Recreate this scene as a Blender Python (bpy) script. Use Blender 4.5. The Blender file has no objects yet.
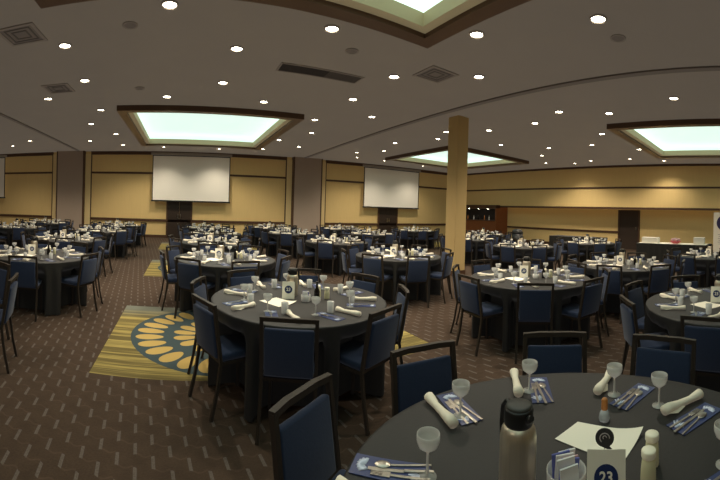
import bpy, bmesh, math, random
from math import sin, cos, pi, radians, atan2, hypot
from mathutils import Vector, Matrix
random.seed(7)
SC = bpy.context.scene
COL = SC.collection

# ------------------------------------------------------------------ materials
def lin(c):
    return tuple(((v/255)/12.92 if v/255 <= .04045 else ((v/255+.055)/1.055)**2.4) for v in c)

def mat(name, rgb, rough=.7, metal=0., spec=.4, noise=0., nscale=20., stretch=(1,1,1), bump=0., trans=0., emit=None, estr=0., alpha=None, sheen=0.):
    m = bpy.data.materials.new(name); m.use_nodes = True
    nt = m.node_tree; b = nt.nodes['Principled BSDF']
    c = lin(rgb)
    b.inputs['Base Color'].default_value = (*c, 1)
    b.inputs['Roughness'].default_value = rough
    b.inputs['Metallic'].default_value = metal
    b.inputs['Specular IOR Level'].default_value = spec
    b.inputs['Transmission Weight'].default_value = trans
    b.inputs['Sheen Weight'].default_value = sheen
    if emit:
        b.inputs['Emission Color'].default_value = (*lin(emit), 1)
        b.inputs['Emission Strength'].default_value = estr
    if noise or bump:
        tc = nt.nodes.new('ShaderNodeTexCoord'); mp = nt.nodes.new('ShaderNodeMapping')
        mp.inputs['Scale'].default_value = stretch
        nz = nt.nodes.new('ShaderNodeTexNoise'); nz.inputs['Scale'].default_value = nscale
        nz.inputs['Detail'].default_value = 4
        nt.links.new(tc.outputs['Object'], mp.inputs[0]); nt.links.new(mp.outputs[0], nz.inputs['Vector'])
        if noise:
            mx = nt.nodes.new('ShaderNodeMix'); mx.data_type = 'RGBA'
            mx.inputs['A'].default_value = (*[v*(1-noise) for v in c], 1)
            mx.inputs['B'].default_value = (*[min(1, v*(1+noise)) for v in c], 1)
            nt.links.new(nz.outputs['Fac'], mx.inputs['Factor']); nt.links.new(mx.outputs['Result'], b.inputs['Base Color'])
        if bump:
            bp = nt.nodes.new('ShaderNodeBump'); bp.inputs['Strength'].default_value = bump; bp.inputs['Distance'].default_value = .01
            nt.links.new(nz.outputs['Fac'], bp.inputs['Height']); nt.links.new(bp.outputs[0], b.inputs['Normal'])
    return m

class N:
    """tiny node-math expression helper"""
    nt = None
    def __init__(s, sock): s.s = sock
    @staticmethod
    def op(o, *a):
        n = N.nt.nodes.new('ShaderNodeMath'); n.operation = o
        for i, v in enumerate(a):
            if isinstance(v, N): N.nt.links.new(v.s, n.inputs[i])
            else: n.inputs[i].default_value = v
        return N(n.outputs[0])
    def __add__(s, o): return N.op('ADD', s, o)
    def __radd__(s, o): return N.op('ADD', o, s)
    def __sub__(s, o): return N.op('SUBTRACT', s, o)
    def __rsub__(s, o): return N.op('SUBTRACT', o, s)
    def __mul__(s, o): return N.op('MULTIPLY', s, o)
    def __rmul__(s, o): return N.op('MULTIPLY', o, s)
    def __truediv__(s, o): return N.op('DIVIDE', s, o)
    def fl(s): return N.op('FLOOR', s)
    def fr(s): return N.op('FRACT', s)
    def mod(s, m): return N.op('FLOORED_MODULO', s, m)
    def abs(s): return N.op('ABSOLUTE', s)
    def lt(s, o): return N.op('LESS_THAN', s, o)
    def gt(s, o): return N.op('GREATER_THAN', s, o)
    def band(s, a, b): return s.gt(a) * s.lt(b)
    def clamp(s): return N.op('MINIMUM', N.op('MAXIMUM', s, 0.), 1.)

def mixc(f, a, b):
    n = N.nt.nodes.new('ShaderNodeMix'); n.data_type = 'RGBA'
    N.nt.links.new(f.s, n.inputs['Factor'])
    for k, v in (('A', a), ('B', b)):
        if isinstance(v, tuple): n.inputs[k].default_value = (*v, 1)
        else: N.nt.links.new(v, n.inputs[k])
    return n.outputs['Result']

def carpet_material():
    m = bpy.data.materials.new('patterned_carpet'); m.use_nodes = True
    nt = m.node_tree; N.nt = nt; b = nt.nodes['Principled BSDF']
    b.inputs['Roughness'].default_value = .95; b.inputs['Specular IOR Level'].default_value = .1
    g = nt.nodes.new('ShaderNodeNewGeometry'); sp = nt.nodes.new('ShaderNodeSeparateXYZ')
    nt.links.new(g.outputs['Position'], sp.inputs[0])
    nz = nt.nodes.new('ShaderNodeTexNoise'); nz.inputs['Scale'].default_value = 9; nz.inputs['Detail'].default_value = 5
    nt.links.new(g.outputs['Position'], nz.inputs['Vector'])
    nf = nt.nodes.new('ShaderNodeTexNoise'); nf.inputs['Scale'].default_value = 70; nf.inputs['Detail'].default_value = 3
    nt.links.new(g.outputs['Position'], nf.inputs['Vector'])
    X = N(sp.outputs[0]); Y = N(sp.outputs[1]); n1 = N(nz.outputs['Fac']); n2 = N(nf.outputs['Fac'])
    # stair-stepped strokes
    s = .115
    wx = X + Y*.12
    wy = Y + N.op('SINE', X*(2*pi/s))*.012
    cx = (wx/s); cy = (wy/s)
    par = (cx.fl() + cy.fl()).mod(2.).lt(.5)
    vst = cx.fr().lt(.2)*par
    hst = cy.fr().lt(.13)*par
    base = mixc((n1*1.6-.3).clamp(), lin((62, 50, 41)), lin((80, 65, 53)))
    base = mixc(n2, base, lin((54, 44, 36)))
    c = mixc((hst*(n1*1.1)).clamp(), base, lin((78, 63, 52)))
    c = mixc((vst*(n2*1.7)).clamp(), c, lin((90, 82, 76)))
    # woven panels: pale yellow stripes with a blue-grey ring of ovals
    ym = (Y - 3.33).mod(4.75)
    inx = X.band(-.84, 2.85) + X.band(9.3, 13.0)
    iny = ym.lt(2.35)*Y.gt(1.5)
    m1 = inx*iny
    st = nt.nodes.new('ShaderNodeTexNoise'); st.inputs['Scale'].default_value = 1.; st.inputs['Detail'].default_value = 5; st.inputs['Roughness'].default_value = .75
    cb = nt.nodes.new('ShaderNodeCombineXYZ')
    nt.links.new((X*.25).s, cb.inputs[0]); nt.links.new((ym*9.).s, cb.inputs[1]); nt.links.new(cb.outputs[0], st.inputs['Vector'])
    sf = N(st.outputs['Fac'])
    pc = mixc(((sf-.44)*7.).clamp(), lin((92, 82, 50)), lin((152, 136, 80)))
    pc = mixc(((ym-1.75)*2.2).clamp(), pc, lin((100, 102, 92)))
    pcx = (X-.5); pcy = (ym-1.17)
    r = N.op('SQRT', pcx*pcx+pcy*pcy); a = N.op('ARCTAN2', pcy, pcx)
    def ovals(rc, rl, n, w):
        th = (a*(n/(2*pi))).fr()-.5
        e = (th/w)*(th/w) + ((r-rc)/rl)*((r-rc)/rl)
        return e.lt(1.)
    ring = r.lt(1.1)
    ov = ovals(.87, .17, 26, .40) + ovals(.43, .15, 16, .40)
    rc = mixc(ov.clamp(), lin((58, 70, 72)), lin((166, 142, 84)))
    pc = mixc(ring*X.lt(2.), pc, rc)
    c = mixc(m1.clamp(), c, pc)
    nt.links.new(c, b.inputs['Base Color'])
    bp = nt.nodes.new('ShaderNodeBump'); bp.inputs['Strength'].default_value = .3; bp.inputs['Distance'].default_value = .004
    nt.links.new(nf.outputs['Fac'], bp.inputs['Height']); nt.links.new(bp.outputs[0], b.inputs['Normal'])
    return m

M = {}
M['wall'] = mat('tan_wall_fabric', (222, 193, 134), .9, spec=.15, noise=.07, nscale=6, stretch=(9, 9, .25))
M['wall_edge'] = mat('pale_wall_strip', (228, 204, 150), .9, spec=.15)
M['column_tan'] = mat('column_tan', (190, 163, 112), .9, spec=.15)
M['ceiling'] = mat('ceiling_paint', (151, 143, 133), .9, spec=.15, noise=.03, nscale=1.5)
M['trim_dark'] = mat('dark_brown_wood', (78, 54, 37), .5, noise=.15, nscale=5, stretch=(1, 8, 8))
M['pillar'] = mat('taupe_panel', (168, 151, 136), .85, spec=.15, noise=.08, nscale=5, stretch=(10, 10, .3))
M['bronze'] = mat('bronze_trim', (92, 72, 56), .35, metal=.5)
M['cove_tan'] = mat('cove_tan', (190, 176, 140), .8)
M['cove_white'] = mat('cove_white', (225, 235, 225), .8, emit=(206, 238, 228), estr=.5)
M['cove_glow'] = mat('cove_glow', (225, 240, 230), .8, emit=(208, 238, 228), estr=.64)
M['lamp_glow'] = mat('lamp_glow', (255, 250, 235), .5, emit=(255, 244, 218), estr=22)
M['lamp_trim'] = mat('lamp_trim', (150, 142, 132), .5)
M['vent'] = mat('vent_metal', (132, 122, 112), .7)
M['vent_dark'] = mat('vent_dark_grey', (88, 80, 73), .8)  # darker grey of the diffuser louver rings
M['grille_dark'] = mat('grille_dark', (62, 55, 50), .8)
M['grille_grey'] = mat('grille_grey', (92, 84, 77), .8)
M['vent_mid'] = mat('vent_grey', (112, 103, 95), .8)
M['carpet'] = carpet_material()
M['screen'] = mat('screen_fabric', (240, 235, 224), .8, spec=.1)
M['screen_edge'] = mat('screen_border', (34, 30, 28), .6)
M['door'] = mat('dark_door', (50, 38, 30), .5, noise=.1, nscale=4, stretch=(8, 8, 1))
M['metal'] = mat('brushed_metal', (170, 165, 155), .3, metal=1.)
M['steel'] = mat('flask_steel', (200, 188, 168), .38, metal=.8, noise=.25, nscale=8, stretch=(14, 14, .2))
M['black_plastic'] = mat('black_plastic', (22, 22, 22), .4)
M['lid_top'] = mat('lid_top', (58, 57, 54), .5)
M['cloth'] = mat('black_cloth', (22, 21, 19), .62, spec=.5, noise=.06, nscale=60, bump=.05)
M['navy'] = mat('navy_fabric', (40, 50, 72), .9, spec=.15, noise=.14, nscale=90, bump=.1, sheen=.1)
M['frame'] = mat('chair_frame_metal', (46, 38, 30), .5, metal=.2)
M['napkin'] = mat('white_napkin', (238, 228, 208), .9, spec=.1, noise=.05, nscale=30, bump=.15)
M['paper'] = mat('white_paper', (243, 236, 218), .8, spec=.15)
M['glass'] = mat('clear_glass', (250, 248, 240), .08, trans=.55, spec=.8)
M['frost'] = mat('frosted_glass', (215, 220, 222), .25, trans=.5, spec=.6)
M['card_blue'] = mat('blue_card', (54, 66, 108), .3)
M['card_pale'] = mat('pale_print', (206, 214, 234), .4)
M['ink_blue'] = mat('ink_blue', (24, 44, 92), .5)
M['ink_black'] = mat('ink_black', (22, 24, 28), .5)
M['ink_violet'] = mat('ink_violet', (56, 50, 92), .5)
M['ink_grey'] = mat('ink_grey', (170, 165, 165), .6)
M['sachet_blue'] = mat('blue_sachet', (88, 96, 160), .6)
M['sachet_white'] = mat('white_sachet', (220, 218, 214), .6)
M['sachet_pink'] = mat('pink_sachet', (200, 160, 160), .6)
M['amber'] = mat('amber_wood', (176, 112, 56), .4)
M['cream'] = mat('cream_contents', (206, 198, 160), .5)
M['cream_cap'] = mat('cream_cap', (246, 238, 214), .5)
M['wood'] = mat('red_brown_wood', (128, 76, 42), .5, noise=.2, nscale=4, stretch=(1, 1, 6))
M['dark_in'] = mat('dark_interior', (30, 26, 24), .8)
M['red'] = mat('red_pink', (206, 96, 100), .6)
M['bottle'] = mat('dark_bottle', (26, 22, 18), .2)
M['white_box'] = mat('white_card_box', (232, 226, 212), .8)

# ------------------------------------------------------------------ mesh helpers
def new_bm(): return bmesh.new()

def obj(name, bm, m, parent=None, loc=(0, 0, 0), rot=0., smooth=False, extra=()):
    me = bpy.data.meshes.new(name); bm.normal_update(); bm.to_mesh(me); bm.free()
    me.materials.append(M[m] if isinstance(m, str) else m)
    for e in extra: me.materials.append(M[e])
    if smooth:
        for p in me.polygons: p.use_smooth = True
    o = bpy.data.objects.new(name, me); COL.objects.link(o)
    o.location = loc; o.rotation_euler = (0, 0, rot)
    if parent: o.parent = parent
    return o

def tag(o, label=None, cat=None, group=None, kind=None):
    if label: o['label'] = label
    if cat: o['category'] = cat
    if group: o['group'] = group
    if kind: o['kind'] = kind
    return o

def thing(name, label, cat, loc=(0, 0, 0), rot=0., group=None):
    o = bpy.data.objects.new(name, None); COL.objects.link(o)
    o.location = loc; o.rotation_euler = (0, 0, rot); o.empty_display_size = .1
    return tag(o, label, cat, group)

def struct(name, bm, m, parent=None, **k):
    o = obj(name, bm, m, parent, **k)
    if parent is None: o['kind'] = 'structure'
    return o

def box(bm, x0, x1, y0, y1, z0, z1, bev=0., mi=0, seg=2):
    r = bmesh.ops.create_cube(bm, size=1.)
    bmesh.ops.scale(bm, vec=(x1-x0, y1-y0, z1-z0), verts=r['verts'])
    bmesh.ops.translate(bm, vec=((x0+x1)/2, (y0+y1)/2, (z0+z1)/2), verts=r['verts'])
    fs = {f for v in r['verts'] for f in v.link_faces}
    for f in fs: f.material_index = mi
    if bev:
        es = list({e for v in r['verts'] for e in v.link_edges})
        bmesh.ops.bevel(bm, geom=es, offset=bev, segments=seg, profile=.5, affect='EDGES')
    return bm

def B(x0, x1, y0, y1, z0, z1, bev=0.): return box(new_bm(), x0, x1, y0, y1, z0, z1, bev)

def lathe(bm, prof, n=20, cx=0, cy=0, cap=True, mi=0):
    rings = []
    for r, z in prof:
        rings.append([bm.verts.new((cx+r*cos(2*pi*i/n), cy+r*sin(2*pi*i/n), z)) for i in range(n)])
    for a, b in zip(rings, rings[1:]):
        for i in range(n):
            f = bm.faces.new((a[i], a[(i+1) % n], b[(i+1) % n], b[i])); f.smooth = True; f.material_index = mi
    if cap:
        if prof[0][0] > 1e-5: bm.faces.new(rings[0][::-1]).material_index = mi
        if prof[-1][0] > 1e-5: bm.faces.new(rings[-1]).material_index = mi
    return bm

def tube(bm, pts, r, n=8, sq=False, cap=True):
    """sweep a ring (or a square section) along pts"""
    pts = [Vector(p) for p in pts]; rings = []
    rr = r if isinstance(r, (list, tuple)) else [r]*len(pts)
    up0 = None
    for i, p in enumerate(pts):
        t = (pts[min(i+1, len(pts)-1)] - pts[max(i-1, 0)]).normalized()
        ref = Vector((1, 0, 0)) if abs(t.x) < .9 else Vector((0, 0, 1))
        u = t.cross(ref).normalized(); v = t.cross(u).normalized()
        if up0 is not None and u.dot(up0) < 0: u, v = -u, -v
        up0 = u
        k = 4 if sq else n
        off = pi/4 if sq else 0
        q = rr[i]*(1.414 if sq else 1)
        rings.append([bm.verts.new(p + u*q*cos(off+2*pi*j/k) + v*q*sin(off+2*pi*j/k)) for j in range(k)])
    k = len(rings[0])
    for a, b in zip(rings, rings[1:]):
        for j in range(k):
            f = bm.faces.new((a[j], a[(j+1) % k], b[(j+1) % k], b[j])); f.smooth = not sq
    if cap:
        bm.faces.new(rings[0][::-1]); bm.faces.new(rings[-1])
    bmesh.ops.recalc_face_normals(bm, faces=bm.faces[:])
    return bm

def dup(root, loc, rot, label=None, group=None):
    r = root.copy(); COL.objects.link(r); r.location = loc; r.rotation_euler = (0, 0, rot)
    if label: r['label'] = label
    if group: r['group'] = group
    for ch in list(root.children):
        c = ch.copy(); COL.objects.link(c); c.parent = r
        for g in list(ch.children):
            d = g.copy(); COL.objects.link(d); d.parent = c
    return r

FIRST = {}
def place(key, make, loc, rot, label, group=None):
    """the first call builds the thing, later calls copy it with its parts"""
    if key not in FIRST:
        o = make(); FIRST[key] = o
        o.location = loc; o.rotation_euler = (0, 0, rot); o['label'] = label
        if group: o['group'] = group
        return o
    return dup(FIRST[key], loc, rot, label, group)

def text_bm(s, size, depth=.0008):
    cu = bpy.data.curves.new('lettering', 'FONT'); cu.body = s; cu.size = size; cu.align_x = 'CENTER'; cu.align_y = 'CENTER'; cu.extrude = depth; cu.offset = size*.02
    t = bpy.data.objects.new('lettering', cu); COL.objects.link(t)
    dg = bpy.context.evaluated_depsgraph_get()
    me = bpy.data.meshes.new_from_object(t.evaluated_get(dg)); bm = new_bm(); bm.from_mesh(me)
    bpy.data.objects.remove(t); bpy.data.meshes.remove(me); bpy.data.curves.remove(cu)
    return bm

# ------------------------------------------------------------------ camera (phone panorama)
F, EYE, HC = 365., 1.62, 209.3
ROLL = math.atan(.03); YAW = (360-183)/F
cam = bpy.data.cameras.new('camera'); co = bpy.data.objects.new('camera', cam); COL.objects.link(co)
cam.type = 'PANO'; cam.panorama_type = 'CENTRAL_CYLINDRICAL'
cam.central_cylindrical_range_u_min = -360/F; cam.central_cylindrical_range_u_max = 360/F
cam.central_cylindrical_range_v_min = -(480-HC)/F; cam.central_cylindrical_range_v_max = HC/F
cam.central_cylindrical_radius = 1.
cam.clip_start = .02; cam.clip_end = 100
co.matrix_world = Matrix.Translation((0, 0, EYE)) @ Matrix.Rotation(-YAW, 4, 'Z') @ Matrix.Rotation(pi/2, 4, 'X') @ Matrix.Rotation(ROLL, 4, 'Z')
SC.camera = co

def proj(X, Y, Z):
    """where a point shows in the photo's frame; used only to leave out what the photo cannot show"""
    u = Z-EYE; r = X*cos(YAW)-Y*sin(YAW); f = X*sin(YAW)+Y*cos(YAW)
    c, s = cos(ROLL), sin(ROLL); r2, u2 = r*c+u*s, u*c-r*s
    return 360+F*atan2(r2, f), HC-F*u2/max(1e-6, hypot(r2, f))
def shows(X, Y, Z, mx=25, my=20):
    x, y = proj(X, Y, Z); return -mx < x < 720+mx and -my < y < 480+my

# ------------------------------------------------------------------ room shell
H = 4.1; XL, XR, YB, YF = -14., 16.4, 17.4, -7.
struct('floor', B(XL-.3, XR+1.2, YF-.3, YB+.3, -.1, 0), 'carpet')
# coffers: outer edges of the four lit recesses
COF = [(-1.75, 3.2, -1.7, 4.15), (-1.75, 3.1, 9.2, 14.9), (9.0, 13.75, 9.95, 14.7), (8.95, 14.0, -2.2, 3.95)]
xs = sorted({XL-.3, XR+1.2, *[v for c in COF for v in c[:2]]}); ys = sorted({YF-.3, YB+.3, *[v for c in COF for v in c[2:]]})
bm = new_bm()
for a, b in zip(xs, xs[1:]):
    for c, d in zip(ys, ys[1:]):
        mx, my = (a+b)/2, (c+d)/2
        if any(q[0] < mx < q[1] and q[2] < my < q[3] for q in COF): continue
        f = bm.faces.new([bm.verts.new(p) for p in ((a, c, H), (a, d, H), (b, d, H), (b, c, H))])
bmesh.ops.remove_doubles(bm, verts=bm.verts[:], dist=1e-4)
struct('ceiling', bm, 'ceiling')
def frame_ring(bm, x0, x1, y0, y1, w, z0, z1, mi=0):
    box(bm, x0, x1, y0, y0+w, z0, z1, mi=mi); box(bm, x0, x1, y1-w, y1, z0, z1, mi=mi)
    box(bm, x0, x0+w, y0+w, y1-w, z0, z1, mi=mi); box(bm, x1-w, x1, y0+w, y1-w, z0, z1, mi=mi)
for i, (x0, x1, y0, y1) in enumerate(COF):
    bm = new_bm(); frame_ring(bm, x0, x1, y0, y1, .22, 3.96, 4.14)
    t = struct('trim_%d' % (i+1), bm, 'bronze' if i else 'bronze'); t['label'] = 'brown trim frame around a lit ceiling recess'
    bm = new_bm(); frame_ring(bm, x0+.22, x1-.22, y0+.22, y1-.22, .14, 4.02, 4.2)
    struct('trim_%d' % (i+11), bm, 'cove_tan')
    # recess above: side walls and luminous top
    bm = new_bm(); a0, a1, b0, b1 = x0+.02, x1-.02, y0+.02, y1-.02; zt = 4.42
    for q in (((a0, b0), (a1, b0)), ((a1, b0), (a1, b1)), ((a1, b1), (a0, b1)), ((a0, b1), (a0, b0))):
        (p0, p1) = q
        bm.faces.new([bm.verts.new((p0[0], p0[1], 4.14)), bm.verts.new((p0[0], p0[1], zt)), bm.verts.new((p1[0], p1[1], zt)), bm.verts.new((p1[0], p1[1], 4.14))])
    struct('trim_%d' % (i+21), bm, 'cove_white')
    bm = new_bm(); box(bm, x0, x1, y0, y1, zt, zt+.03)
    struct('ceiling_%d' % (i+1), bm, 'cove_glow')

# back wall with bays, pillars, rails
struct('wall_back', B(XL-.3, XR+1.2, YB, YB+.2, 0, H+.05), 'wall')
struct('wall_left', B(XL-.2, XL, YF, YB, 0, H+.05), 'wall')
struct('wall_front', B(XL, XR+1.2, YF-.2, YF, 0, H+.05), 'wall')
k = 1
PIL = [(-6.15, -4.85), (5.35, 6.75)]
def trim(bm, m='trim_dark'):
    global k
    o = struct('trim_%d' % (100+k), bm, m); k += 1; return o
for (x0, x1) in PIL:
    struct('wall_back_pillar' if False else 'wall_pillar', B(x0, x1, YB-.3, YB, 0, H), 'pillar')
    for sx, ex in ((x0-.34, x0-.06), (x1+.06, x1+.34)):
        trim(B(sx, ex, YB-.06, YB, .1, H-.12), 'wall_edge')
    trim(B(x0-.06, x0, YB-.31, YB, 0, H)); trim(B(x1, x1+.06, YB-.31, YB, 0, H))
    trim(B(x0-.38, x0-.34, YB-.07, YB, 0, H)); trim(B(x1+.34, x1+.38, YB-.07, YB, 0, H))
segs = [(XL, -6.53), (-4.47, 4.97), (7.13, XR)]
for a, b in segs:
    trim(B(a, b, YB-.05, YB, 3.02, 3.11)); trim(B(a, b, YB-.06, YB, .76, .88)); trim(B(a, b, YB-.05, YB, H-.16, H))
struct('baseboard_back', B(XL, XR, YB-.05, YB, 0, .13), 'trim_dark')
# side wall: upper face, recess under a soffit, rails
XS = XR+.75
struct('wall_right', B(XR, XR+.2, YF, YB, 2.03, H+.05), 'wall')
struct('wall_right_recess', B(XS, XS+.2, YF, YB, 0, 2.2), 'wall')
struct('ceiling_soffit', B(XR+.02, XS, YF, 13.9, 2.03, 2.1), 'wall')
trim(B(XR-.03, XR, YF, 13.9, 1.97, 2.07)); trim(B(XR-.03, XR, YF, YB, 2.97, 3.05)); trim(B(XR-.04, XR, YF, YB, H-.1, H))
trim(B(XS-.04, XS, 6.8, 13.9, .78, .88))
struct('baseboard_right', B(XS-.04, XS, YF, 13.9, 0, .13), 'trim_dark')
# partition track seams in the ceiling
trim(B(5.83, 5.97, YF, YB, H-.03, H+.01), 'vent_mid'); trim(B(-5.15, -5.03, YF, YB, H-.03, H+.01), 'vent_mid')
# column
cx, cy, hw = 6.5, 7.0, .19
c_ = struct('column', B(cx-hw, cx+hw, cy-hw, cy+hw, 0, H, .015), 'column_tan'); c_['kind'] = 'structure'
trim(B(cx-hw-.012, cx+hw+.012, cy-hw-.012, cy+hw+.012, 0, .12))

# doors
def door(name, x0, x1, y0, y1, z1, axis):
    t = bpy.data.objects.new(name, None); COL.objects.link(t); t['kind'] = 'structure'
    if axis == 'y':
        obj('door_frame', box(box(B(x0-.07, x0, y0, y1+.0, 0, z1+.07), x1, x1+.07, y0, y1, 0, z1+.07), x0, x1, y0, y1, z1, z1+.07), 'trim_dark', t)
        obj('door_leaf', B(x0, (x0+x1)/2-.004, y0+.02, y1, 0, z1), 'door', t); obj('door_leaf', B((x0+x1)/2+.004, x1, y0+.02, y1, 0, z1), 'door', t)
        xm = (x0+x1)/2
        for s in (-1, 1): obj('handle', B(xm+s*.06-.012, xm+s*.06+.012, y0-.03, y0+.02, .95, 1.15, .004), 'metal', t)
    else:
        obj('door_frame', box(box(B(x0, x1, y0-.07, y0, 0, z1+.05), x0, x1, y1, y1+.07, 0, z1+.05), x0, x1, y0, y1, z1, z1+.05), 'trim_dark', t)
        obj('door_leaf', B(x0+.02, x1, y0, y1, 0, z1), 'door', t)
        obj('handle', B(x0-.04, x0+.02, y0+.08, y0+.11, .95, 1.12, .004), 'metal', t)
    return t
door('door_1', -.72, .38, YB-.08, YB, 2.1, 'y'); door('door_2', 10.35, 11.5, YB-.08, YB, 2.1, 'y')
door('door_3', XS-.08, XS, 5.72, 6.72, 1.9, 'x')

# projection screens
for xc, lab in ((-10.95, 'white projection screen at the left edge of the picture, beyond the first pillar'), (.35, 'wide white projection screen between the two brown pillars'), (11.05, 'white projection screen between the middle pillar and tan column')):
    def mk():
        t = thing('projection_screen', '', 'screen')
        obj('screen_fabric', B(-1.79, 1.79, -.01, .0, 1.79, 3.86), 'screen', t)
        bm = new_bm(); frame_ring_z = [(-1.83, -1.79, 1.75, 3.9), (1.79, 1.83, 1.75, 3.9)]
        for a, b, c, d in frame_ring_z: box(bm, a, b, -.02, .01, c, d)
        box(bm, -1.83, 1.83, -.02, .01, 3.86, 3.9)
        obj('border', bm, 'screen_edge', t)
        obj('bottom_bar', B(-1.86, 1.86, -.03, .02, 1.72, 1.79, .008), 'screen_edge', t)
        obj('housing', B(-1.9, 1.9, -.08, .06, 3.9, 4.02, .01), 'ceiling', t)
        return t
    place('screen', mk, (xc, YB-.25, 0), 0, lab)

# wall bar in the far corner
t = thing('bar_counter', 'red-brown wooden bar with a dark serving opening in the far corner', 'bar', (XR-.1, 15.55, 0))
obj('counter_front', B(-.25, -.19, -1.6, 1.7, 0, 1.15), 'wood', t)
obj('counter_top', B(-.32, .5, -1.6, 1.7, 1.15, 1.2, .01), 'trim_dark', t)
obj('side_panel', B(-.25, .8, -1.68, -1.6, 0, 2.03), 'wood', t)
obj('canopy', B(-.3, .1, -1.68, 1.75, 1.9, 2.1, .01), 'trim_dark', t)
obj('back_shelf', B(.5, .8, -1.6, 1.7, 0, 1.9), 'dark_in', t)
for i in range(6):
    b_ = obj('bottle', lathe(new_bm(), [(.035, 0), (.035, .16), (.014, .21), (.014, .27)], 10), ['sachet_white', 'amber', 'bottle'][i % 3], None, (XR-.25+.08*(i % 2), 14.5+.45*i, 1.2))
    tag(b_, ['white bottle on the wooden corner bar', 'amber bottle on the wooden corner bar', 'dark bottle on the wooden corner bar'][i % 3]+(', farther one' if i > 2 else ', nearer one'), 'bottle', 'bottles on the corner bar')
for i in range(3):
    def mk():
        t = thing('puck_light', '', 'light')
        obj('housing', lathe(new_bm(), [(.07, .03), (.07, .0)], 12), 'lamp_trim', t)
        obj('lens', lathe(new_bm(), [(.055, -.004), (.055, -.001)], 12), M['lamp_glow'], t)
        return t
    place('puck', mk, (XR-.25, 14.6+.8*i, 1.869), 0, ['closest', 'middle', 'farthest away'][i]+' of the small lights along the corner bar canopy', 'lights on the corner bar')

# ------------------------------------------------------------------ ceiling fixtures
LIGHTS = [(-7.52, 14.85), (-6.22, 13.84), (-3.8, 14.36), (-3.26, 8.28), (-2.95, 11.24), (-2.63, 15.46), (-2.47, 12.98), (-2.25, 9.58), (-2.05, 7.23), (-1.91, 5.54), (-0.9, 15.92), (-0.44, 8.47), (-0.23, 4.57), (0.74, 7.37), (0.78, 5.73), (1.51, 16.01), (1.83, 8.46), (1.93, 4.65), (3.35, 15.37), (3.44, 13.06), (3.56, 9.63), (3.59, 3.55), (3.63, 5.7), (3.63, 7.39), (4.1, 1.96), (4.1, 11.34), (4.59, 14.2), (4.75, 4.61), (4.75, 8.49), (7.23, 14.17), (7.28, 11.23), (7.32, 1.73), (7.39, 8.52), (7.45, 4.54), (7.92, 9.54), (7.93, 13.06), (7.94, 15.53), (8.01, 3.48), (8.06, 7.34), (8.09, 5.69), (9.56, 15.71), (9.96, 4.54), (10.02, 8.52), (11.33, 7.31), (11.41, 5.58), (12.14, 15.83), (12.64, 4.26), (12.66, 8.5), (14.58, 9.55), (14.65, 5.34), (14.74, 7.24), (15.22, 8.32), (15.42, 4.03)]
MARKS = [('lit ceiling recess overhead', (1., 4.3)), ('lit recess before the wide screen', (.7, 11.)), ('lit recess behind the tan column', (11.3, 12.)), ('lit recess by the side wall', (10., 3.5)),
         ('tan column', (cx, cy)), ('first brown pillar', (-5.5, YB)), ('middle brown pillar', (6., YB)), ('long dark ceiling grille', (2.4, 6.25))]
ORD = ['closest', 'second closest', 'third closest', 'fourth closest', 'fifth closest', 'sixth closest', 'seventh closest', 'eighth closest', 'ninth closest', 'tenth closest', 'eleventh closest', 'twelfth closest', 'thirteenth closest', 'fourteenth closest']
def landmark_labels(pts, noun):
    """a label for each point: which landmark it is nearest in view, its rank there and the side it lies on"""
    by = {}; out = [None]*len(pts)
    mk = [(n, proj(p[0], p[1], 3.9)) for n, p in MARKS]
    for i, p in enumerate(pts):
        q = proj(p[0], p[1], 4.08)
        d, n, mp = min((hypot(q[0]-m[0], q[1]-m[1]), n, m) for n, m in mk)
        by.setdefault(n, []).append((d, i, 'left' if q[0] < mp[0] else 'right'))
    for n, l in by.items():
        l.sort()
        for side in ('left', 'right'):
            for r, (d, i, s) in enumerate([z for z in l if z[2] == side]):
                out[i] = '%s, %s to the %s on its %s' % (noun, ORD[r], n, side)
    return out
LD = bpy.data.lights.new('downlight_beam', 'SPOT'); LD.energy = 135; LD.color = (1., .88, .70); LD.spot_size = radians(125); LD.spot_blend = .9; LD.shadow_soft_size = .07
def mk_down():
    t = thing('downlight', '', 'ceiling light')
    obj('trim_ring', lathe(new_bm(), [(.115, .02), (.115, -.012), (.09, -.016), (.085, .01)], 24, cap=False), 'lamp_trim', t)
    obj('lens', lathe(new_bm(), [(.086, .004), (.05, -.002), (0.0001, -.006)], 24, cap=False), 'lamp_glow', t)
    return t
for (x, y), lab in zip(LIGHTS, landmark_labels(LIGHTS, 'round glowing downlight')):
    place('down', mk_down, (x, y, H-.004), 0, lab, 'recessed downlights in the ceiling')
ADDED_DOWN = [(7.4, -1.2), (-3., 1.5), (-7.5, 3.), (-7.5, 8.), (15.2, 0.), (-10., 12.)]  # unseen downlights added for extra light in the room
for i, (x, y) in enumerate(LIGHTS+ADDED_DOWN):
    lo = bpy.data.objects.new('downlight_beam', LD); COL.objects.link(lo); lo.location = (x, y, H-.05)
for x, y in ADDED_DOWN:
    place('down', mk_down, (x, y, H-.004), 0, 'added unseen downlight beyond the edges of the picture', 'added downlights out of the picture')

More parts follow.
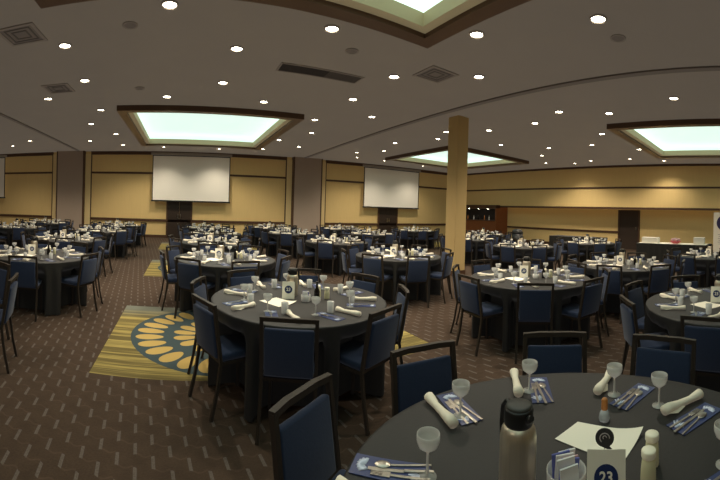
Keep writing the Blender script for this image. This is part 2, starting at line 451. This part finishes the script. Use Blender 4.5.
def mk_diff():
    t = thing('air_diffuser', '', 'vent')
    bm = new_bm(); frame_ring(bm, -.3, .3, -.3, .3, .05, -.015, .0); obj('frame', bm, 'vent', t)
    obj('core', B(-.25, .25, -.25, .25, -.004, .0), 'vent_mid', t)
    bm = new_bm(); frame_ring(bm, -.2, .2, -.2, .2, .02, -.012, -.004); frame_ring(bm, -.12, .12, -.12, .12, .02, -.012, -.004); obj('louver_ring', bm, 'vent_dark', t)
    return t
for x, y, lab in ((-2.4, 4.97, 'square ceiling air diffuser in the top corner above the aisle table'), (-2.75, 7.6, 'faint square ceiling air diffuser farther back above the aisle'), (4.15, 5.12, 'square ceiling air diffuser just beyond the overhead lit recess')):
    place('diff', mk_diff, (x, y, H), 0, lab)
t = thing('return_grille', 'long dark ceiling return grille above the middle tables', 'vent', (2.4, 6.25, H))
bm = new_bm(); frame_ring(bm, -.8, .8, -.2, .2, .03, -.015, 0); obj('frame', bm, 'vent', t)
bm = new_bm(); box(bm, -.77, .12, -.17, .17, -.004, 0)
for i in range(9): box(bm, -.77, .12, -.16+.037*i, -.15+.037*i, -.012, -.004)
obj('dark_louver', bm, 'grille_dark', t)
bm = new_bm(); box(bm, .12, .77, -.17, .17, -.004, 0)
for i in range(9): box(bm, .12, .77, -.16+.037*i, -.15+.037*i, -.012, -.004)
obj('grey_louver', bm, 'grille_grey', t)
def mk_spk():
    t = thing('ceiling_speaker', '', 'speaker')
    obj('rim', lathe(new_bm(), [(.11, .0), (.11, -.012), (.09, -.012)], 20, cap=False), 'vent', t)
    obj('grille', lathe(new_bm(), [(.09, -.006), (.0001, -.012)], 20, cap=False), 'vent_mid', t)
    return t
for x, y, lab in ((-.8, 5.07, 'round dark ceiling speaker near the aisle'), (4.65, 1.91, 'round dark ceiling speaker beyond the overhead recess, near the partition seam'), (2.49, 5.16, 'round dark ceiling speaker in front of the long grille'), (-1., 7.85, 'round faint ceiling speaker in front of the wide-screen recess')):
    place('spk', mk_spk, (x, y, H), 0, lab)

# ------------------------------------------------------------------ chairs
def mk_chair():
    t = thing('banquet_chair', '', 'chair')
    bm = B(-.195, .195, -.19, .2, .425, .485, .022); 
    for v in bm.verts:
        if v.co.z > .46: v.co.z += .012*cos(v.co.x*7)*cos(v.co.y*7)
        if v.co.y > 0: v.co.x *= 1-.25*v.co.y
    obj('seat', bm, 'navy', t, smooth=True)
    bm = new_bm(); frame_ring(bm, -.19, .19, -.185, .19, .022, .4, .425); obj('seat_frame', bm, 'frame', t)
    ang = .15
    bm = B(-.172, .172, -.02, .02, 0, .345, .014)
    for v in bm.verts:
        v.co.y -= .02*cos(v.co.x*8)
    bmesh.ops.rotate(bm, cent=(0, 0, 0), matrix=Matrix.Rotation(ang, 3, 'X'), verts=bm.verts[:])
    bmesh.ops.translate(bm, vec=(0, -.205, .455), verts=bm.verts[:])
    obj('backrest', bm, 'navy', t, smooth=True)
    def back(z): return -.2-.155*(z-.45)
    bm = new_bm()
    for s in (-1, 1):
        tube(bm, [(s*.19, back(.42), .42), (s*.19, back(.6), .6), (s*.189, back(.86), .86)], .0125, sq=True)
    tube(bm, [(-.2, back(.857), .857), (-.1, back(.857)-.012, .862), (.1, back(.857)-.012, .862), (.2, back(.857), .857)], .0145, sq=True)
    tube(bm, [(-.19, back(.47), .47), (.19, back(.47), .47)], .01, sq=True)
    obj('back_frame', bm, 'frame', t)
    for s in (-1, 1):
        bm = new_bm(); tube(bm, [(s*.19, -.195, .42), (s*.192, -.225, .2), (s*.195, -.27, .0)], .0115, sq=True); obj('leg', bm, 'frame', t)
        bm = new_bm(); tube(bm, [(s*.175, .18, .42), (s*.178, .19, .2), (s*.18, .195, .0)], .0115, sq=True); obj('leg', bm, 'frame', t)
    return t

# ------------------------------------------------------------------ cloth and tables
def cloth_bm(R, angs, front, hwid=.245, seed=0):
    """round cloth: flat top, hanging skirt that tucks in over the seats pushed under it"""
    rnd = random.Random(seed); n = 192
    def path(th):
        best = None
        fold = R*1.005+.012*sin(th*24+seed)+.007*sin(th*41+2*seed)
        for a in angs:
            d = (th-a+pi) % (2*pi)-pi
            if abs(d) < pi/2:
                lat = fold*sin(d)
                if abs(lat) < hwid+.03:
                    ad = fold*cos(d)
                    e = min(1, max(0, (hwid+.03-abs(lat))/.03))
                    ad2 = ad+(front-ad)*e
                    # keep the lateral place, move inwards along the seat's axis
                    q = (ad2*cos(a)-lat*sin(a), ad2*sin(a)+lat*cos(a))
                    if best is None or hypot(*q) < hypot(*best): best = q
        return best or (fold*cos(th), fold*sin(th))
    bm = new_bm(); rings = []
    rad = [0.001, .3*R, .6*R, .85*R, .97*R, .993*R]
    for r in rad: rings.append([bm.verts.new((r*cos(2*pi*i/n), r*sin(2*pi*i/n), .754)) for i in range(n)])
    for z in (.748, .735, .70, .64, .58, .53, .44, .3, .15, .012):
        s = 0 if z > .66 else 1 if z < .55 else (.66-z)/.11
        s = s*s*(3-2*s); fo = min(1, (.754-z)/.15)
        row = []
        for i in range(n):
            th = 2*pi*i/n; px, py = path(th); rr = R*(1+.004*(1 if z < .75 else 0))+.006*fo*sin(th*24+seed)
            qx, qy = rr*cos(th), rr*sin(th)
            row.append(bm.verts.new((qx+(px-qx)*s, qy+(py-qy)*s, z)))
        rings.append(row)
    for a, b in zip(rings, rings[1:]):
        for i in range(n):
            bm.faces.new((a[i], b[i], b[(i+1) % n], a[(i+1) % n]))
    bmesh.ops.recalc_face_normals(bm, faces=bm.faces[:])
    return bm

def mk_table():
    t = thing('banquet_table', '', 'table')
    obj('tabletop', lathe(new_bm(), [(.77, .715), (.785, .72), (.785, .742), (.77, .746)], 40), 'wood', t)
    for a in (45, 135, 225, 315):
        bm = new_bm(); x, y = .3*cos(radians(a)), .3*sin(radians(a)); tube(bm, [(x*1.1, y*1.1, 0), (x, y, .4), (x, y, .72)], .014); obj('leg', bm, 'frame', t)
    for s in (-1, 1): obj('brace', tube(new_bm(), [(-.21, s*.21, .12), (.21, s*.21, .12)], .01), 'frame', t)
    return t

SIDES = ['near', 'near-right', 'right', 'far-right', 'far', 'far-left', 'left', 'near-left']
def side_of(T, th):
    c = atan2(-T[1], -T[0])               # direction table -> camera
    d = (th-c) % (2*pi)                    # counter-clockwise from above: to the viewer's right
    return SIDES[int(round(d/(pi/4))) % 8]

USED = set()
def uniq(lab):
    if lab in USED: print('DUPLABEL', lab)
    USED.add(lab); return lab

A8 = lambda off: [radians(off+45*i) for i in range(8)]
Rd = lambda l: [radians(v) for v in l]
# (x, y, chair angles, phrase)
TABLES = [
 (1.12, .52, Rd([125, 82.5, 38, 2]), 'closest table with the steel flask'),
 (1.10, 3.27, A8(23), 'table beside the ringed carpet'),
 (-2.27, 5.45, Rd([280, 338, 23, 68, 113, 158, 203]), 'table along the aisle, left'),
 (.70, 5.9, A8(10), 'table right behind the ringed-carpet one'),
 (3.95, 5.85, A8(30), 'table before the second screen'),
 (4.10, 2.88, A8(37), 'table just past the tan column'),
 (3.78, .30, Rd([176, 127, 81, 35]), 'table cut off at right edge'),
 (6.2, 2.3, A8(8), 'table facing the recessed door'),
 (3.95, 8.75, A8(5), 'table before the middle pillar'),
 (-2.65, 8.1, A8(15), 'second table along the aisle'),
 (-2.45, 10.9, A8(0), 'third table along the aisle'),
 (-5.2, 10.8, A8(25), 'table before the first pillar'),
 (-2.62, 2.92, Rd([15, 60, 105]), 'table cut off at left edge'),
 (.75, 8.5, A8(33), 'third table back from the flask'),
 (1.0, 11.2, A8(12), 'fourth table under the lit recess'),
 (.9, 13.8, A8(40), 'last table before the first door'),
 (3.6, 11.7, A8(20), 'table under the recess corner'),
 (6.5, 11.4, A8(8), 'table far behind the tan column'),
 (5.55, 8.75, Rd([]), ''),
 (6.6, 14.2, A8(30), 'last table at the middle pillar'),
 (3.6, 14.5, A8(2), 'last table beneath the wide screen'),
 (9.6, 12.9, A8(25), 'table before the second door'),
 (10.9, 10.0, A8(10), 'table in front of corner bar'),
 (8.0, 5.9, A8(14), 'table in line beyond the column'),
 (8.6, 8.5, A8(35), 'table close behind the tan column'),
 (10.6, 5.2, A8(0), 'table near the long black buffet'),
 (8.45, 1.0, A8(22), 'table beside the easel poster'),
 (-5.3, 13.6, A8(10), 'last table at the first pillar'),
 (-2.4, 13.7, A8(33), 'last table along the aisle'),
 (6.35, 9.9, Rd([]), ''),
]
TABLES = [t for t in TABLES if t[3]]

def mk_napkin():
    bm = new_bm()
    pts = [(0, -.115, .018), (0, -.08, .02), (0, -.02, .017), (0, .05, .015), (0, .1, .019), (0, .12, .02)]
    tube(bm, pts, [.02, .021, .016, .0145, .02, .021], n=10)
    for v in bm.verts: v.co.x *= 1.15
    # loose corner of the fold
    a = [bm.verts.new(p) for p in ((.018, -.115, .012), (.036, -.06, .004), (.02, .0, .008), (.012, -.06, .03))]
    bm.faces.new(a)
    o = obj('napkin', bm, 'napkin', smooth=True); return tag(o, None, 'napkin')
def mk_goblet():
    prof = [(.031, 0), (.031, .003), (.006, .008), (.0046, .02), (.0046, .08), (.014, .088), (.033, .103), (.039, .122), (.038, .142)]
    inner = [(.0362, .142), (.0372, .122), (.031, .105), (.012, .091), (.0001, .09)]
    o = obj('goblet', lathe(new_bm(), prof+inner, 20, cap=False), 'glass', smooth=True); return tag(o, None, 'glass')
def mk_tumbler():
    prof = [(.026, 0), (.03, .09), (.0285, .09), (.0245, .008), (.0001, .008)]
    o = obj('tumbler', lathe(new_bm(), prof, 18, cap=False), 'glass', smooth=True); return tag(o, None, 'glass')
def mk_shaker():
    t = thing('shaker', '', 'shaker')
    obj('jar', lathe(new_bm(), [(.025, 0), (.026, .004), (.0245, .05), (.021, .085)], 16), 'cream', t, smooth=False)
    obj('cap', lathe(new_bm(), [(.0225, .083), (.0245, .087), (.0245, .104), (.0225, .107), (.0001, .107)], 16, cap=False), 'cream_cap', t)
    return t
def mk_flask():
    t = thing('coffee_flask', '', 'flask')
    obj('body', lathe(new_bm(), [(.052, 0), (.058, .006), (.058, .165), (.054, .188), (.042, .208)], 28), 'steel', t)
    l = obj('lid', lathe(new_bm(), [(.044, .203), (.047, .212), (.046, .25), (.042, .256)], 28), 'black_plastic', t)
    obj('lid_cap', lathe(new_bm(), [(.041, .2555), (.041, .262), (.034, .266), (.0001, .266)], 28, cap=False), 'lid_top', l)
    bm = new_bm(); tube(bm, [(.035, 0, .238), (.062, 0, .25), (.084, 0, .225), (.09, 0, .17), (.084, 0, .1), (.056, 0, .07)], .0085, n=8); obj('handle', bm, 'black_plastic', t)
    bm = new_bm(); tube(bm, [(-.035, 0, .225), (-.055, 0, .24), (-.064, 0, .247)], [.013, .011, .009], n=8); obj('spout', bm, 'black_plastic', t)
    return t
def mk_sachets():
    t = thing('sachet_caddy', '', 'caddy')
    obj('dish', lathe(new_bm(), [(.04, 0), (.043, .004), (.046, .06), (.044, .06), (.04, .006)], 20, cap=False), 'glass', t, smooth=True)
    rnd = random.Random(3)
    for i in range(9):
        bm = B(-.022, .022, -.0025, .0025, 0, .068, .001); a = rnd.uniform(-.3, .3)
        bmesh.ops.rotate(bm, cent=(0, 0, 0), matrix=Matrix.Rotation(a*.5, 3, 'Y'), verts=bm.verts[:])
        s = obj('sachet', bm, ['sachet_white', 'sachet_blue', 'sachet_white', 'sachet_blue', 'sachet_pink'][i % 5], t, (rnd.uniform(-.006, .006), -.026+.0065*i, .008+rnd.uniform(0, .018)), rnd.uniform(-.15, .15))
    return t
def mk_card():
    """tent card with a number"""
    t = thing('number_card', '', 'sign')
    for s in (-1, 1):
        bm = B(-.058, .058, -.001, .001, 0, .16); bmesh.ops.rotate(bm, cent=(0, 0, .16), matrix=Matrix.Rotation(s*.2, 3, 'X'), verts=bm.verts[:])
        obj('panel', bm, 'paper', t)
    def onface(o): o.rotation_euler = (pi/2-.2, 0, 0); return o
    bm = lathe(new_bm(), [(.036, 0), (.036, .0008)], 24)
    o = onface(obj('emblem', bm, 'ink_blue', t, (0, -.0155-.0015, .088)))
    o2 = onface(obj('number', text_bm('23', .042, .0006), 'paper', t, (0, -.0155-.0032, .088)))
    return t
def mk_bottle():
    t = thing('sauce_bottle', '', 'bottle')
    obj('glass_body', lathe(new_bm(), [(.026, 0), (.027, .08), (.012, .115), (.011, .15)], 16), 'bottle', t)
    obj('cap', lathe(new_bm(), [(.013, .148), (.013, .172)], 14), 'black_plastic', t)
    return t
def mk_mill():
    t = thing('pepper_mill', '', 'mill')
    obj('base', lathe(new_bm(), [(.022, 0), (.024, .01), (.02, .03), (.012, .045)], 16), 'frost', t)
    obj('top', lathe(new_bm(), [(.0125, .044), (.014, .05), (.013, .085), (.008, .092), (.0001, .093)], 16, cap=False), 'amber', t)
    return t
def sheet_bm(pts, z=.003, curl=.02):
    bm = new_bm(); n = 8; a, b, c, d = [Vector((*p, 0)) for p in pts]; g = []
    for i in range(n+1):
        u = i/n; r_ = []
        for j in range(n+1):
            v = j/n; p = a.lerp(b, u).lerp(d.lerp(c, u), v); e = max(abs(u-.5), abs(v-.5))*2
            r_.append(bm.verts.new((p.x, p.y, z+curl*max(0, (u+v-1.5))**2*4)))
        g.append(r_)
    for i in range(n):
        for j in range(n): bm.faces.new((g[i][j], g[i+1][j], g[i+1][j+1], g[i][j+1]))
    for f in bm.faces:
        f.normal_update()
        if f.normal.z < 0: f.normal_flip()
    return bm
def mk_sheet():
    o = obj('paper_sheet', sheet_bm([(-.14, -.1), (.12, -.12), (.14, .1), (-.12, .11)]), 'paper', smooth=True); return tag(o, None, 'paper')
def mk_leaflet():
    t = thing('leaflet', '', 'leaflet')
    obj('sheet', B(-.05, .05, -.13, .13, 0, .0025), 'card_blue', t)
    bm = new_bm(); rnd = random.Random(5)
    for i in range(7):
        a = i*.42; tube(bm, [(.0+.035*cos(a), .085+.03*sin(a), .003), (.01*cos(a+1), .085+.012*sin(a+1), .003)], [.006, .014], n=5)
    for v in bm.verts: v.co.z = .0031+max(0, v.co.z-.003)*.12
    obj('swirl_print', bm, 'card_pale', t)
    bm = new_bm()
    for i in range(6):
        a = i*.6; tube(bm, [(-.02+.03*cos(a), -.085+.025*sin(a), .003), (.01*cos(a+1), -.1+.012*sin(a+1), .003)], [.004, .012], n=5)
    for v in bm.verts: v.co.z = .0031+max(0, v.co.z-.003)*.12
    obj('swirl_print', bm, 'card_pale', t)
    return t
def mk_fork():
    bm = B(-.005, .005, -.1, .03, .0, .003, .001); box(bm, -.012, .012, .03, .055, 0, .003, .001)
    for i in range(4): box(bm, -.012+.0062*i, -.0085+.0062*i, .053, .095, 0, .003)
    o = obj('fork', bm, 'metal'); return tag(o, None, 'fork')
def mk_knife():
    bm = B(-.006, .006, -.11, -.01, 0, .005, .002); box(bm, -.008, .006, -.012, .11, 0, .002, .001)
    o = obj('knife', bm, 'metal'); return tag(o, None, 'knife')
def mk_spoon():
    bm = B(-.004, .004, -.1, .045, .0, .003, .001)
    r_ = bmesh.ops.create_uvsphere(bm, u_segments=12, v_segments=6, radius=1.); bmesh.ops.scale(bm, vec=(.018, .028, .004), verts=r_['verts']); bmesh.ops.translate(bm, vec=(0, .065, .004), verts=r_['verts'])
    o = obj('spoon', bm, 'metal', smooth=False); return tag(o, None, 'spoon')

ZT = .7555
N_CH = 0
for ti, (tx, ty, angs, ph) in enumerate(TABLES):
    R = .80 if ti == 0 else .82
    dist = .81 if ti == 0 else (.735 if ti == 1 else .76)
    dcam = hypot(tx, ty); far = dcam > 8
    place('table', mk_table, (tx, ty, 0), angs[0], 'round banquet table under black cloth, the '+ph, 'round banquet tables')
    c = obj('tablecloth', cloth_bm(R, angs, dist-.2-.035, hwid=.235 if ti == 1 else .245, seed=ti), 'cloth', None, (tx, ty, 0), smooth=True)
    tag(c, uniq('black cloth over the '+ph), 'tablecloth', 'black round tablecloths')
    for a in angs:
        a2 = a+random.uniform(-.02, .02)*(0 if ti < 2 else 1); d2 = dist+(random.uniform(0, .05) if ti > 1 else .03 if ti == 0 and a < 1 else 0)
        x, y = tx+d2*cos(a2), ty+d2*sin(a2)
        if not (shows(x, y, .85, 35) or shows(x, y, .45, 35)): continue
        if hypot(x-cx, y-cy) < .5: print('COLUMNHIT', ph)
        place('chair', mk_chair, (x, y, 0), a2+pi/2, uniq('navy banquet chair at the %s side of the %s' % (side_of((tx, ty), a), ph)), 'navy banquet chairs')
        N_CH += 1
    if ti == 0: continue
    # place settings
    seats = angs if len(angs) == 8 else [angs[0]+radians(45*i) for i in range(8)]
    for a in seats:
        s = side_of((tx, ty), a)
        x, y = tx+.62*cos(a), ty+.62*sin(a)
        if not shows(x, y, .78, 5, 5): continue
        j = random.uniform(-.5, .5)
        place('napkin', mk_napkin, (x, y, ZT), a+pi/2+j, uniq('rolled white napkin at the %s place of the %s' % (s, ph)), 'rolled white napkins')
        g = a+.33; x, y = tx+.52*cos(g), ty+.52*sin(g)
        place('goblet', mk_goblet, (x, y, ZT), 0, uniq('clear goblet at the %s place of the %s' % (s, ph)), 'clear goblets')
        g = a+.62; x, y = tx+.5*cos(g), ty+.5*sin(g)
        place('tumbler', mk_tumbler, (x, y, ZT), 0, uniq('water tumbler at the %s place of the %s' % (s, ph)), 'clear tumblers')
        if not far:
            g = a-.3; x, y = tx+.6*cos(g), ty+.6*sin(g)
            place('leaflet', mk_leaflet, (x, y, ZT), a+pi/2+j*.5+pi, uniq('blue printed leaflet at the %s place of the %s' % (s, ph)), 'blue printed leaflets')
            if dcam < 6:
                place('fork', mk_fork, (x+.02*cos(a), y+.02*sin(a), ZT+.006), a+pi/2+.2, uniq('steel fork at the %s place of the %s' % (s, ph)), 'steel forks')
    # centre pieces
    ca = atan2(-ty, -tx)
    def off(r, t_): return (tx+r*cos(ca+t_), ty+r*sin(ca+t_), ZT)
    face = ca+pi/2
    place('sheet', mk_sheet, off(.24, -.9), ca+.9, uniq('white paper sheet lying on the '+ph), 'white paper sheets')
    place('card', mk_card, off(.1, -1.6), face, uniq('white folded number card on the '+ph), 'white number cards')
    place('sachets', mk_sachets, off(.1, .7), face, uniq('glass caddy of sweetener sachets on the '+ph), 'sachet caddies')
    place('bottle_s', mk_bottle, off(.17, 1.5), face, uniq('dark sauce bottle on the '+ph), 'dark sauce bottles')
    for q, w in ((1.9, 'nearer'), (2.3, 'farther')):
        place('shaker', mk_shaker, off(.27-.05*(q > 2), q-.2), 0, uniq('%s cream shaker on the %s' % (w, ph)), 'cream shakers')
    place('flask', mk_flask, off(.16, -2.7), face+.8, uniq('steel coffee flask on the '+ph), 'steel coffee flasks')
print('CHAIRS', N_CH)

# ------------------------------------------------------------------ the closest table's setting
ph = 'closest table'
for (x0, y0, x1, y1, s) in [(.56, 1.12, .79, .9, 'near-left'), (1.17, 1.30, 1.09, 1.03, 'far-left'), (1.62, 1.08, 1.42, .91, 'far'), (1.82, .54, 1.55, .6, 'far-right'), (1.70, .18, 1.46, .32, 'right'), (1.35, -.02, 1.14, .15, 'near-right')]:
    r = atan2(y0-y1, x0-x1)-pi/2; mx, my = (x0+x1)/2, (y0+y1)/2
    dup(FIRST['leaflet'], (mx, my, ZT), r, uniq('blue printed leaflet at the %s place of the %s' % (s, ph)), 'blue printed leaflets')
    ux, uy = cos(r+pi/2), sin(r+pi/2); vx, vy = cos(r), sin(r)
    for kk, mk, key, o_, nm in ((0, mk_fork, 'fork', -.026, 'steel fork'), (1, mk_knife, 'knife', .0, 'steel knife'), (2, mk_spoon, 'spoon', .026, 'steel spoon')):
        place(key, mk, (mx-ux*.035+vx*o_, my-uy*.035+vy*o_, ZT+.0035), r+.08*(kk-1)+.1, uniq('%s on the leaflet at the %s place of the %s' % (nm, s, ph)), nm+'s')
for (x0, y0, x1, y1, s) in [(1.06, 1.28, 1.01, 1.07, 'far-left'), (1.56, 1.19, 1.39, 1.03, 'far'), (1.86, .76, 1.61, .73, 'far-right'), (1.76, .26, 1.57, .39, 'right'), (.50, .99, .60, .84, 'near-left')]:
    r = atan2(y0-y1, x0-x1)-pi/2
    dup(FIRST['napkin'], ((x0+x1)/2, (y0+y1)/2, ZT), r, uniq('rolled white napkin at the %s place of the %s' % (s, ph)), 'rolled white napkins')
for (x, y, s) in [(.76, .92, 'near-left'), (1.088, 1.11, 'far-left'), (1.475, 1.03, 'far'), (1.66, .66, 'far-right'), (1.64, .43, 'right'), (1.30, .1, 'near-right')]:
    dup(FIRST['goblet'], (x, y, ZT), 0, uniq('clear goblet at the %s place of the %s' % (s, ph)), 'clear goblets')
for (x, y, s) in []:
    place('tumbler', mk_tumbler, (x, y, ZT), 0, uniq('clear water tumbler at the %s place of the %s' % (s, ph)), 'clear tumblers')
dup(FIRST['flask'], (.935, .69, ZT), radians(75), uniq('large steel coffee flask with black lid on the '+ph), 'steel coffee flasks')
o = obj('paper_sheet', sheet_bm([(.0, .27), (-.01, -.01), (.2, -.02), (.15, .25)], curl=.02), 'paper', None, (1.22, .455, ZT), smooth=True)
tag(o, uniq('large white paper sheet under the emblem card of the '+ph), 'paper', 'white paper sheets')
place('mill', mk_mill, (1.44, .615, ZT), 0, uniq('small pepper mill with amber top on the '+ph))
fa = atan2(-.45, -1.07)+pi/2
dup(FIRST['card'], (1.03, .43, ZT), fa+.05, uniq('white folded number card with blue disc on the '+ph), 'white number cards')
# the taller card behind with a dark drop-shaped emblem
t = thing('emblem_card', uniq('upright card with a black drop-shaped swirl emblem on the '+ph), 'sign', (1.12, .475, ZT), fa)
obj('base', B(-.03, .03, -.02, .02, 0, .006, .002), 'black_plastic', t)
bm = new_bm(); pts = []
for i in range(20):
    a = radians(-60+i*15.5); pts.append((.031*cos(a), .031*sin(a)))
pts.insert(0, (.034, -.046))
lo_ = [bm.verts.new((p[0], -.002, .135+p[1])) for p in pts]; hi_ = [bm.verts.new((p[0], .002, .135+p[1])) for p in pts]
bm.faces.new(lo_); bm.faces.new(hi_[::-1])
for i in range(len(pts)): bm.faces.new((lo_[i], hi_[i], hi_[(i+1) % len(pts)], lo_[(i+1) % len(pts)]))
bmesh.ops.recalc_face_normals(bm, faces=bm.faces[:])
obj('drop_emblem', bm, 'ink_black', t)
bm = new_bm(); tube(bm, [(.016*cos(a), -.0035, .135+.016*sin(a)) for a in [i*.4 for i in range(11)]], .0018, n=5); tube(bm, [(.006*cos(a), -.0035, .137+.006*sin(a)) for a in [i*.5 for i in range(9)]], .0015, n=5)
obj('swirl_mark', bm, 'ink_grey', t)
bm = new_bm(); tube(bm, [(0, .003, .004), (0, .003, .12)], .0025, n=6); obj('stem', bm, 'metal', t)
dup(FIRST['sachets'], (1.0, .55, ZT), fa+.5, uniq('glass caddy of sweetener sachets on the '+ph), 'sachet caddies').scale = (1.35, 1.35, 1.35)
dup(FIRST['shaker'], (1.25, .35, ZT), 0, uniq('farther cream shaker on the '+ph), 'cream shakers')
dup(FIRST['shaker'], (1.16, .335, ZT), 0, uniq('nearer cream shaker on the '+ph), 'cream shakers')

# ------------------------------------------------------------------ buffet tables, easel poster, bin
def buffet(name, lab, x, y0, y1, top):
    t = thing('buffet_table', lab, 'table', (x, (y0+y1)/2, 0)); L = (y1-y0)/2
    obj('tabletop', B(-.36, .36, -L, L, .72, .745), 'wood', t)
    for sx in (-1, 1):
        for sy in (-1, 1):
            bm = new_bm(); tube(bm, [(sx*.28, sy*(L-.2), 0), (sx*.28, sy*(L-.2), .72)], .014); obj('leg', bm, 'frame', t)
    n = 120; bm = new_bm(); per = []
    per0 = [(-.375, -L-.01), (.375, -L-.01), (.375, L+.01), (-.375, L+.01)]
    for k_ in range(4):
        a, b = Vector(per0[k_]), Vector(per0[(k_+1) % 4]); m_ = 30 if k_ % 2 == 0 else 60
        for i in range(m_): per.append(a.lerp(b, i/m_))
    rings = []
    for z, amp in ((.752, 0), (.74, .002), (.4, .012), (.012, .022)):
        row = []
        for i, p in enumerate(per):
            q = p.normalized()*amp*sin(i*1.3); row.append(bm.verts.new((p.x+q.x, p.y+q.y*.3, z)))
        rings.append(row)
    bm.faces.new(rings[0])
    for a, b in zip(rings, rings[1:]):
        for i in range(len(per)): bm.faces.new((a[i], b[i], b[(i+1) % len(per)], a[(i+1) % len(per)]))
    bmesh.ops.recalc_face_normals(bm, faces=bm.faces[:])
    c = obj('tablecloth', bm, 'cloth', None, (x, (y0+y1)/2, 0), smooth=True); tag(c, 'black cloth skirting the '+name, 'tablecloth')
    if top:
        c = obj('table_runner', B(-.3, .3, -L+.05, L-.05, .754, .76), 'paper', None, (x, (y0+y1)/2, 0)); tag(c, 'white runner spread over the '+name, 'runner')
buffet('buffet table beside the recessed door', 'long buffet table under black cloth, bare, left of the recessed door', 13.3, 5.9, 8.2, False)
buffet('buffet table carrying boxes', 'long buffet table with white runner and boxes near the easel poster', 11.9, 1.55, 3.9, True)
def mk_box(w, d, h, m, lab, x, y, z=.761):
    t = thing('carton', lab, 'box', (x, y, z))
    obj('carton_body', B(-w/2, w/2, -d/2, d/2, 0, h, .004), m, t)
    obj('flap', B(-w/2-.004, w/2+.004, -d/2-.004, d/2+.004, h, h+.02, .004), m, t)
mk_box(.3, .55, .16, 'white_box', 'low white carton at the far end of the boxed buffet table', 11.85, 3.5)
mk_box(.3, .34, .2, 'white_box', 'squarish white carton on the buffet table next to the easel poster', 11.85, 1.85)
t = thing('flower_bowl', 'red and pink centrepiece bowl between the cartons on the buffet', 'bowl', (11.85, 2.65, .761))
obj('bowl', lathe(new_bm(), [(.08, 0), (.2, .08), (.19, .08), (.07, .01)], 20, cap=False), 'red', t)
bm = new_bm()
for i in range(14):
    a = i*2.4; r_ = .04*math.sqrt(i); q = bmesh.ops.create_icosphere(bm, subdivisions=1, radius=.045); bmesh.ops.translate(bm, vec=(r_*cos(a), r_*sin(a), .1+.05*(1-r_*4)), verts=q['verts'])
obj('blossom', bm, 'sachet_pink', t, smooth=True)
# easel poster
pa = atan2(-1.0, -9.6)+pi/2
t = thing('poster_board', 'white poster board with dark round emblem beside the buffet', 'sign', (9.75, .72, 0), pa)
obj('board', B(-.42, .42, -.012, .012, .72, 1.78, .004), 'paper', t)
bm = lathe(new_bm(), [(.15, 0), (.15, .003)], 28); e = obj('emblem', bm, 'ink_violet', t, (-.2, -.013, 1.5)); e.rotation_euler = (pi/2, 0, 0)
e.scale = (.9, 1.2, 1)
bm = new_bm()
for i in range(6): box(bm, -.3+.02*(i % 2), -.05-.02*(i % 3), -.014, -.0125, 1.18-.05*i, 1.195-.05*i)
obj('printed_text', bm, 'ink_grey', t)
t = thing('easel', 'black tripod easel holding the white poster board', 'easel', (9.75, .72, 0), pa)
for q in (((-.1, .05, 1.5), (-.35, .03, 0)), ((.1, .05, 1.5), (.35, .03, 0)), ((0, .04, 1.5), (0, .55, 0))):
    bm = new_bm(); tube(bm, q, .012); obj('leg', bm, 'black_plastic', t)
obj('ledge', B(-.35, .35, -.04, .03, .695, .715), 'black_plastic', t)
# covered bin by the bar
t = thing('waste_bin', 'black lidded bin standing below the wall recess near the bar', 'bin', (12.35, 9.45, 0))
obj('bin_body', lathe(new_bm(), [(.2, 0), (.24, .8), (.235, .8)], 24), 'black_plastic', t)
obj('lid', lathe(new_bm(), [(.25, .8), (.25, .84), (.18, .95), (.05, .99), (.0001, .99)], 24, cap=False), 'black_plastic', t)

# ------------------------------------------------------------------ light and view
sl = bpy.data.lights.new('ceiling_fill_sun', 'SUN'); sl.energy = .85; sl.color = (1., .95, .88); sl.angle = 1.5; sl.use_shadow = False  # added shadowless sun from below, brightens the ceiling in place of bounced light
so = bpy.data.objects.new('ceiling_fill_sun', sl); COL.objects.link(so); so.rotation_euler = (pi, 0, 0); so.location = (4, 5, .5)
w = bpy.data.worlds.new('world'); SC.world = w; w.use_nodes = True
w.node_tree.nodes['Background'].inputs[0].default_value = (.9, .85, .8, 1); w.node_tree.nodes['Background'].inputs[1].default_value = .05
SC.view_settings.view_transform = 'Standard'; SC.view_settings.exposure = .5
SC.cycles.max_bounces = 8; SC.cycles.diffuse_bounces = 5; SC.cycles.transmission_bounces = 6
SC.cycles.use_denoising = True; SC.cycles.sample_clamp_indirect = 4.
SC.cycles.caustics_reflective = False; SC.cycles.caustics_refractive = False
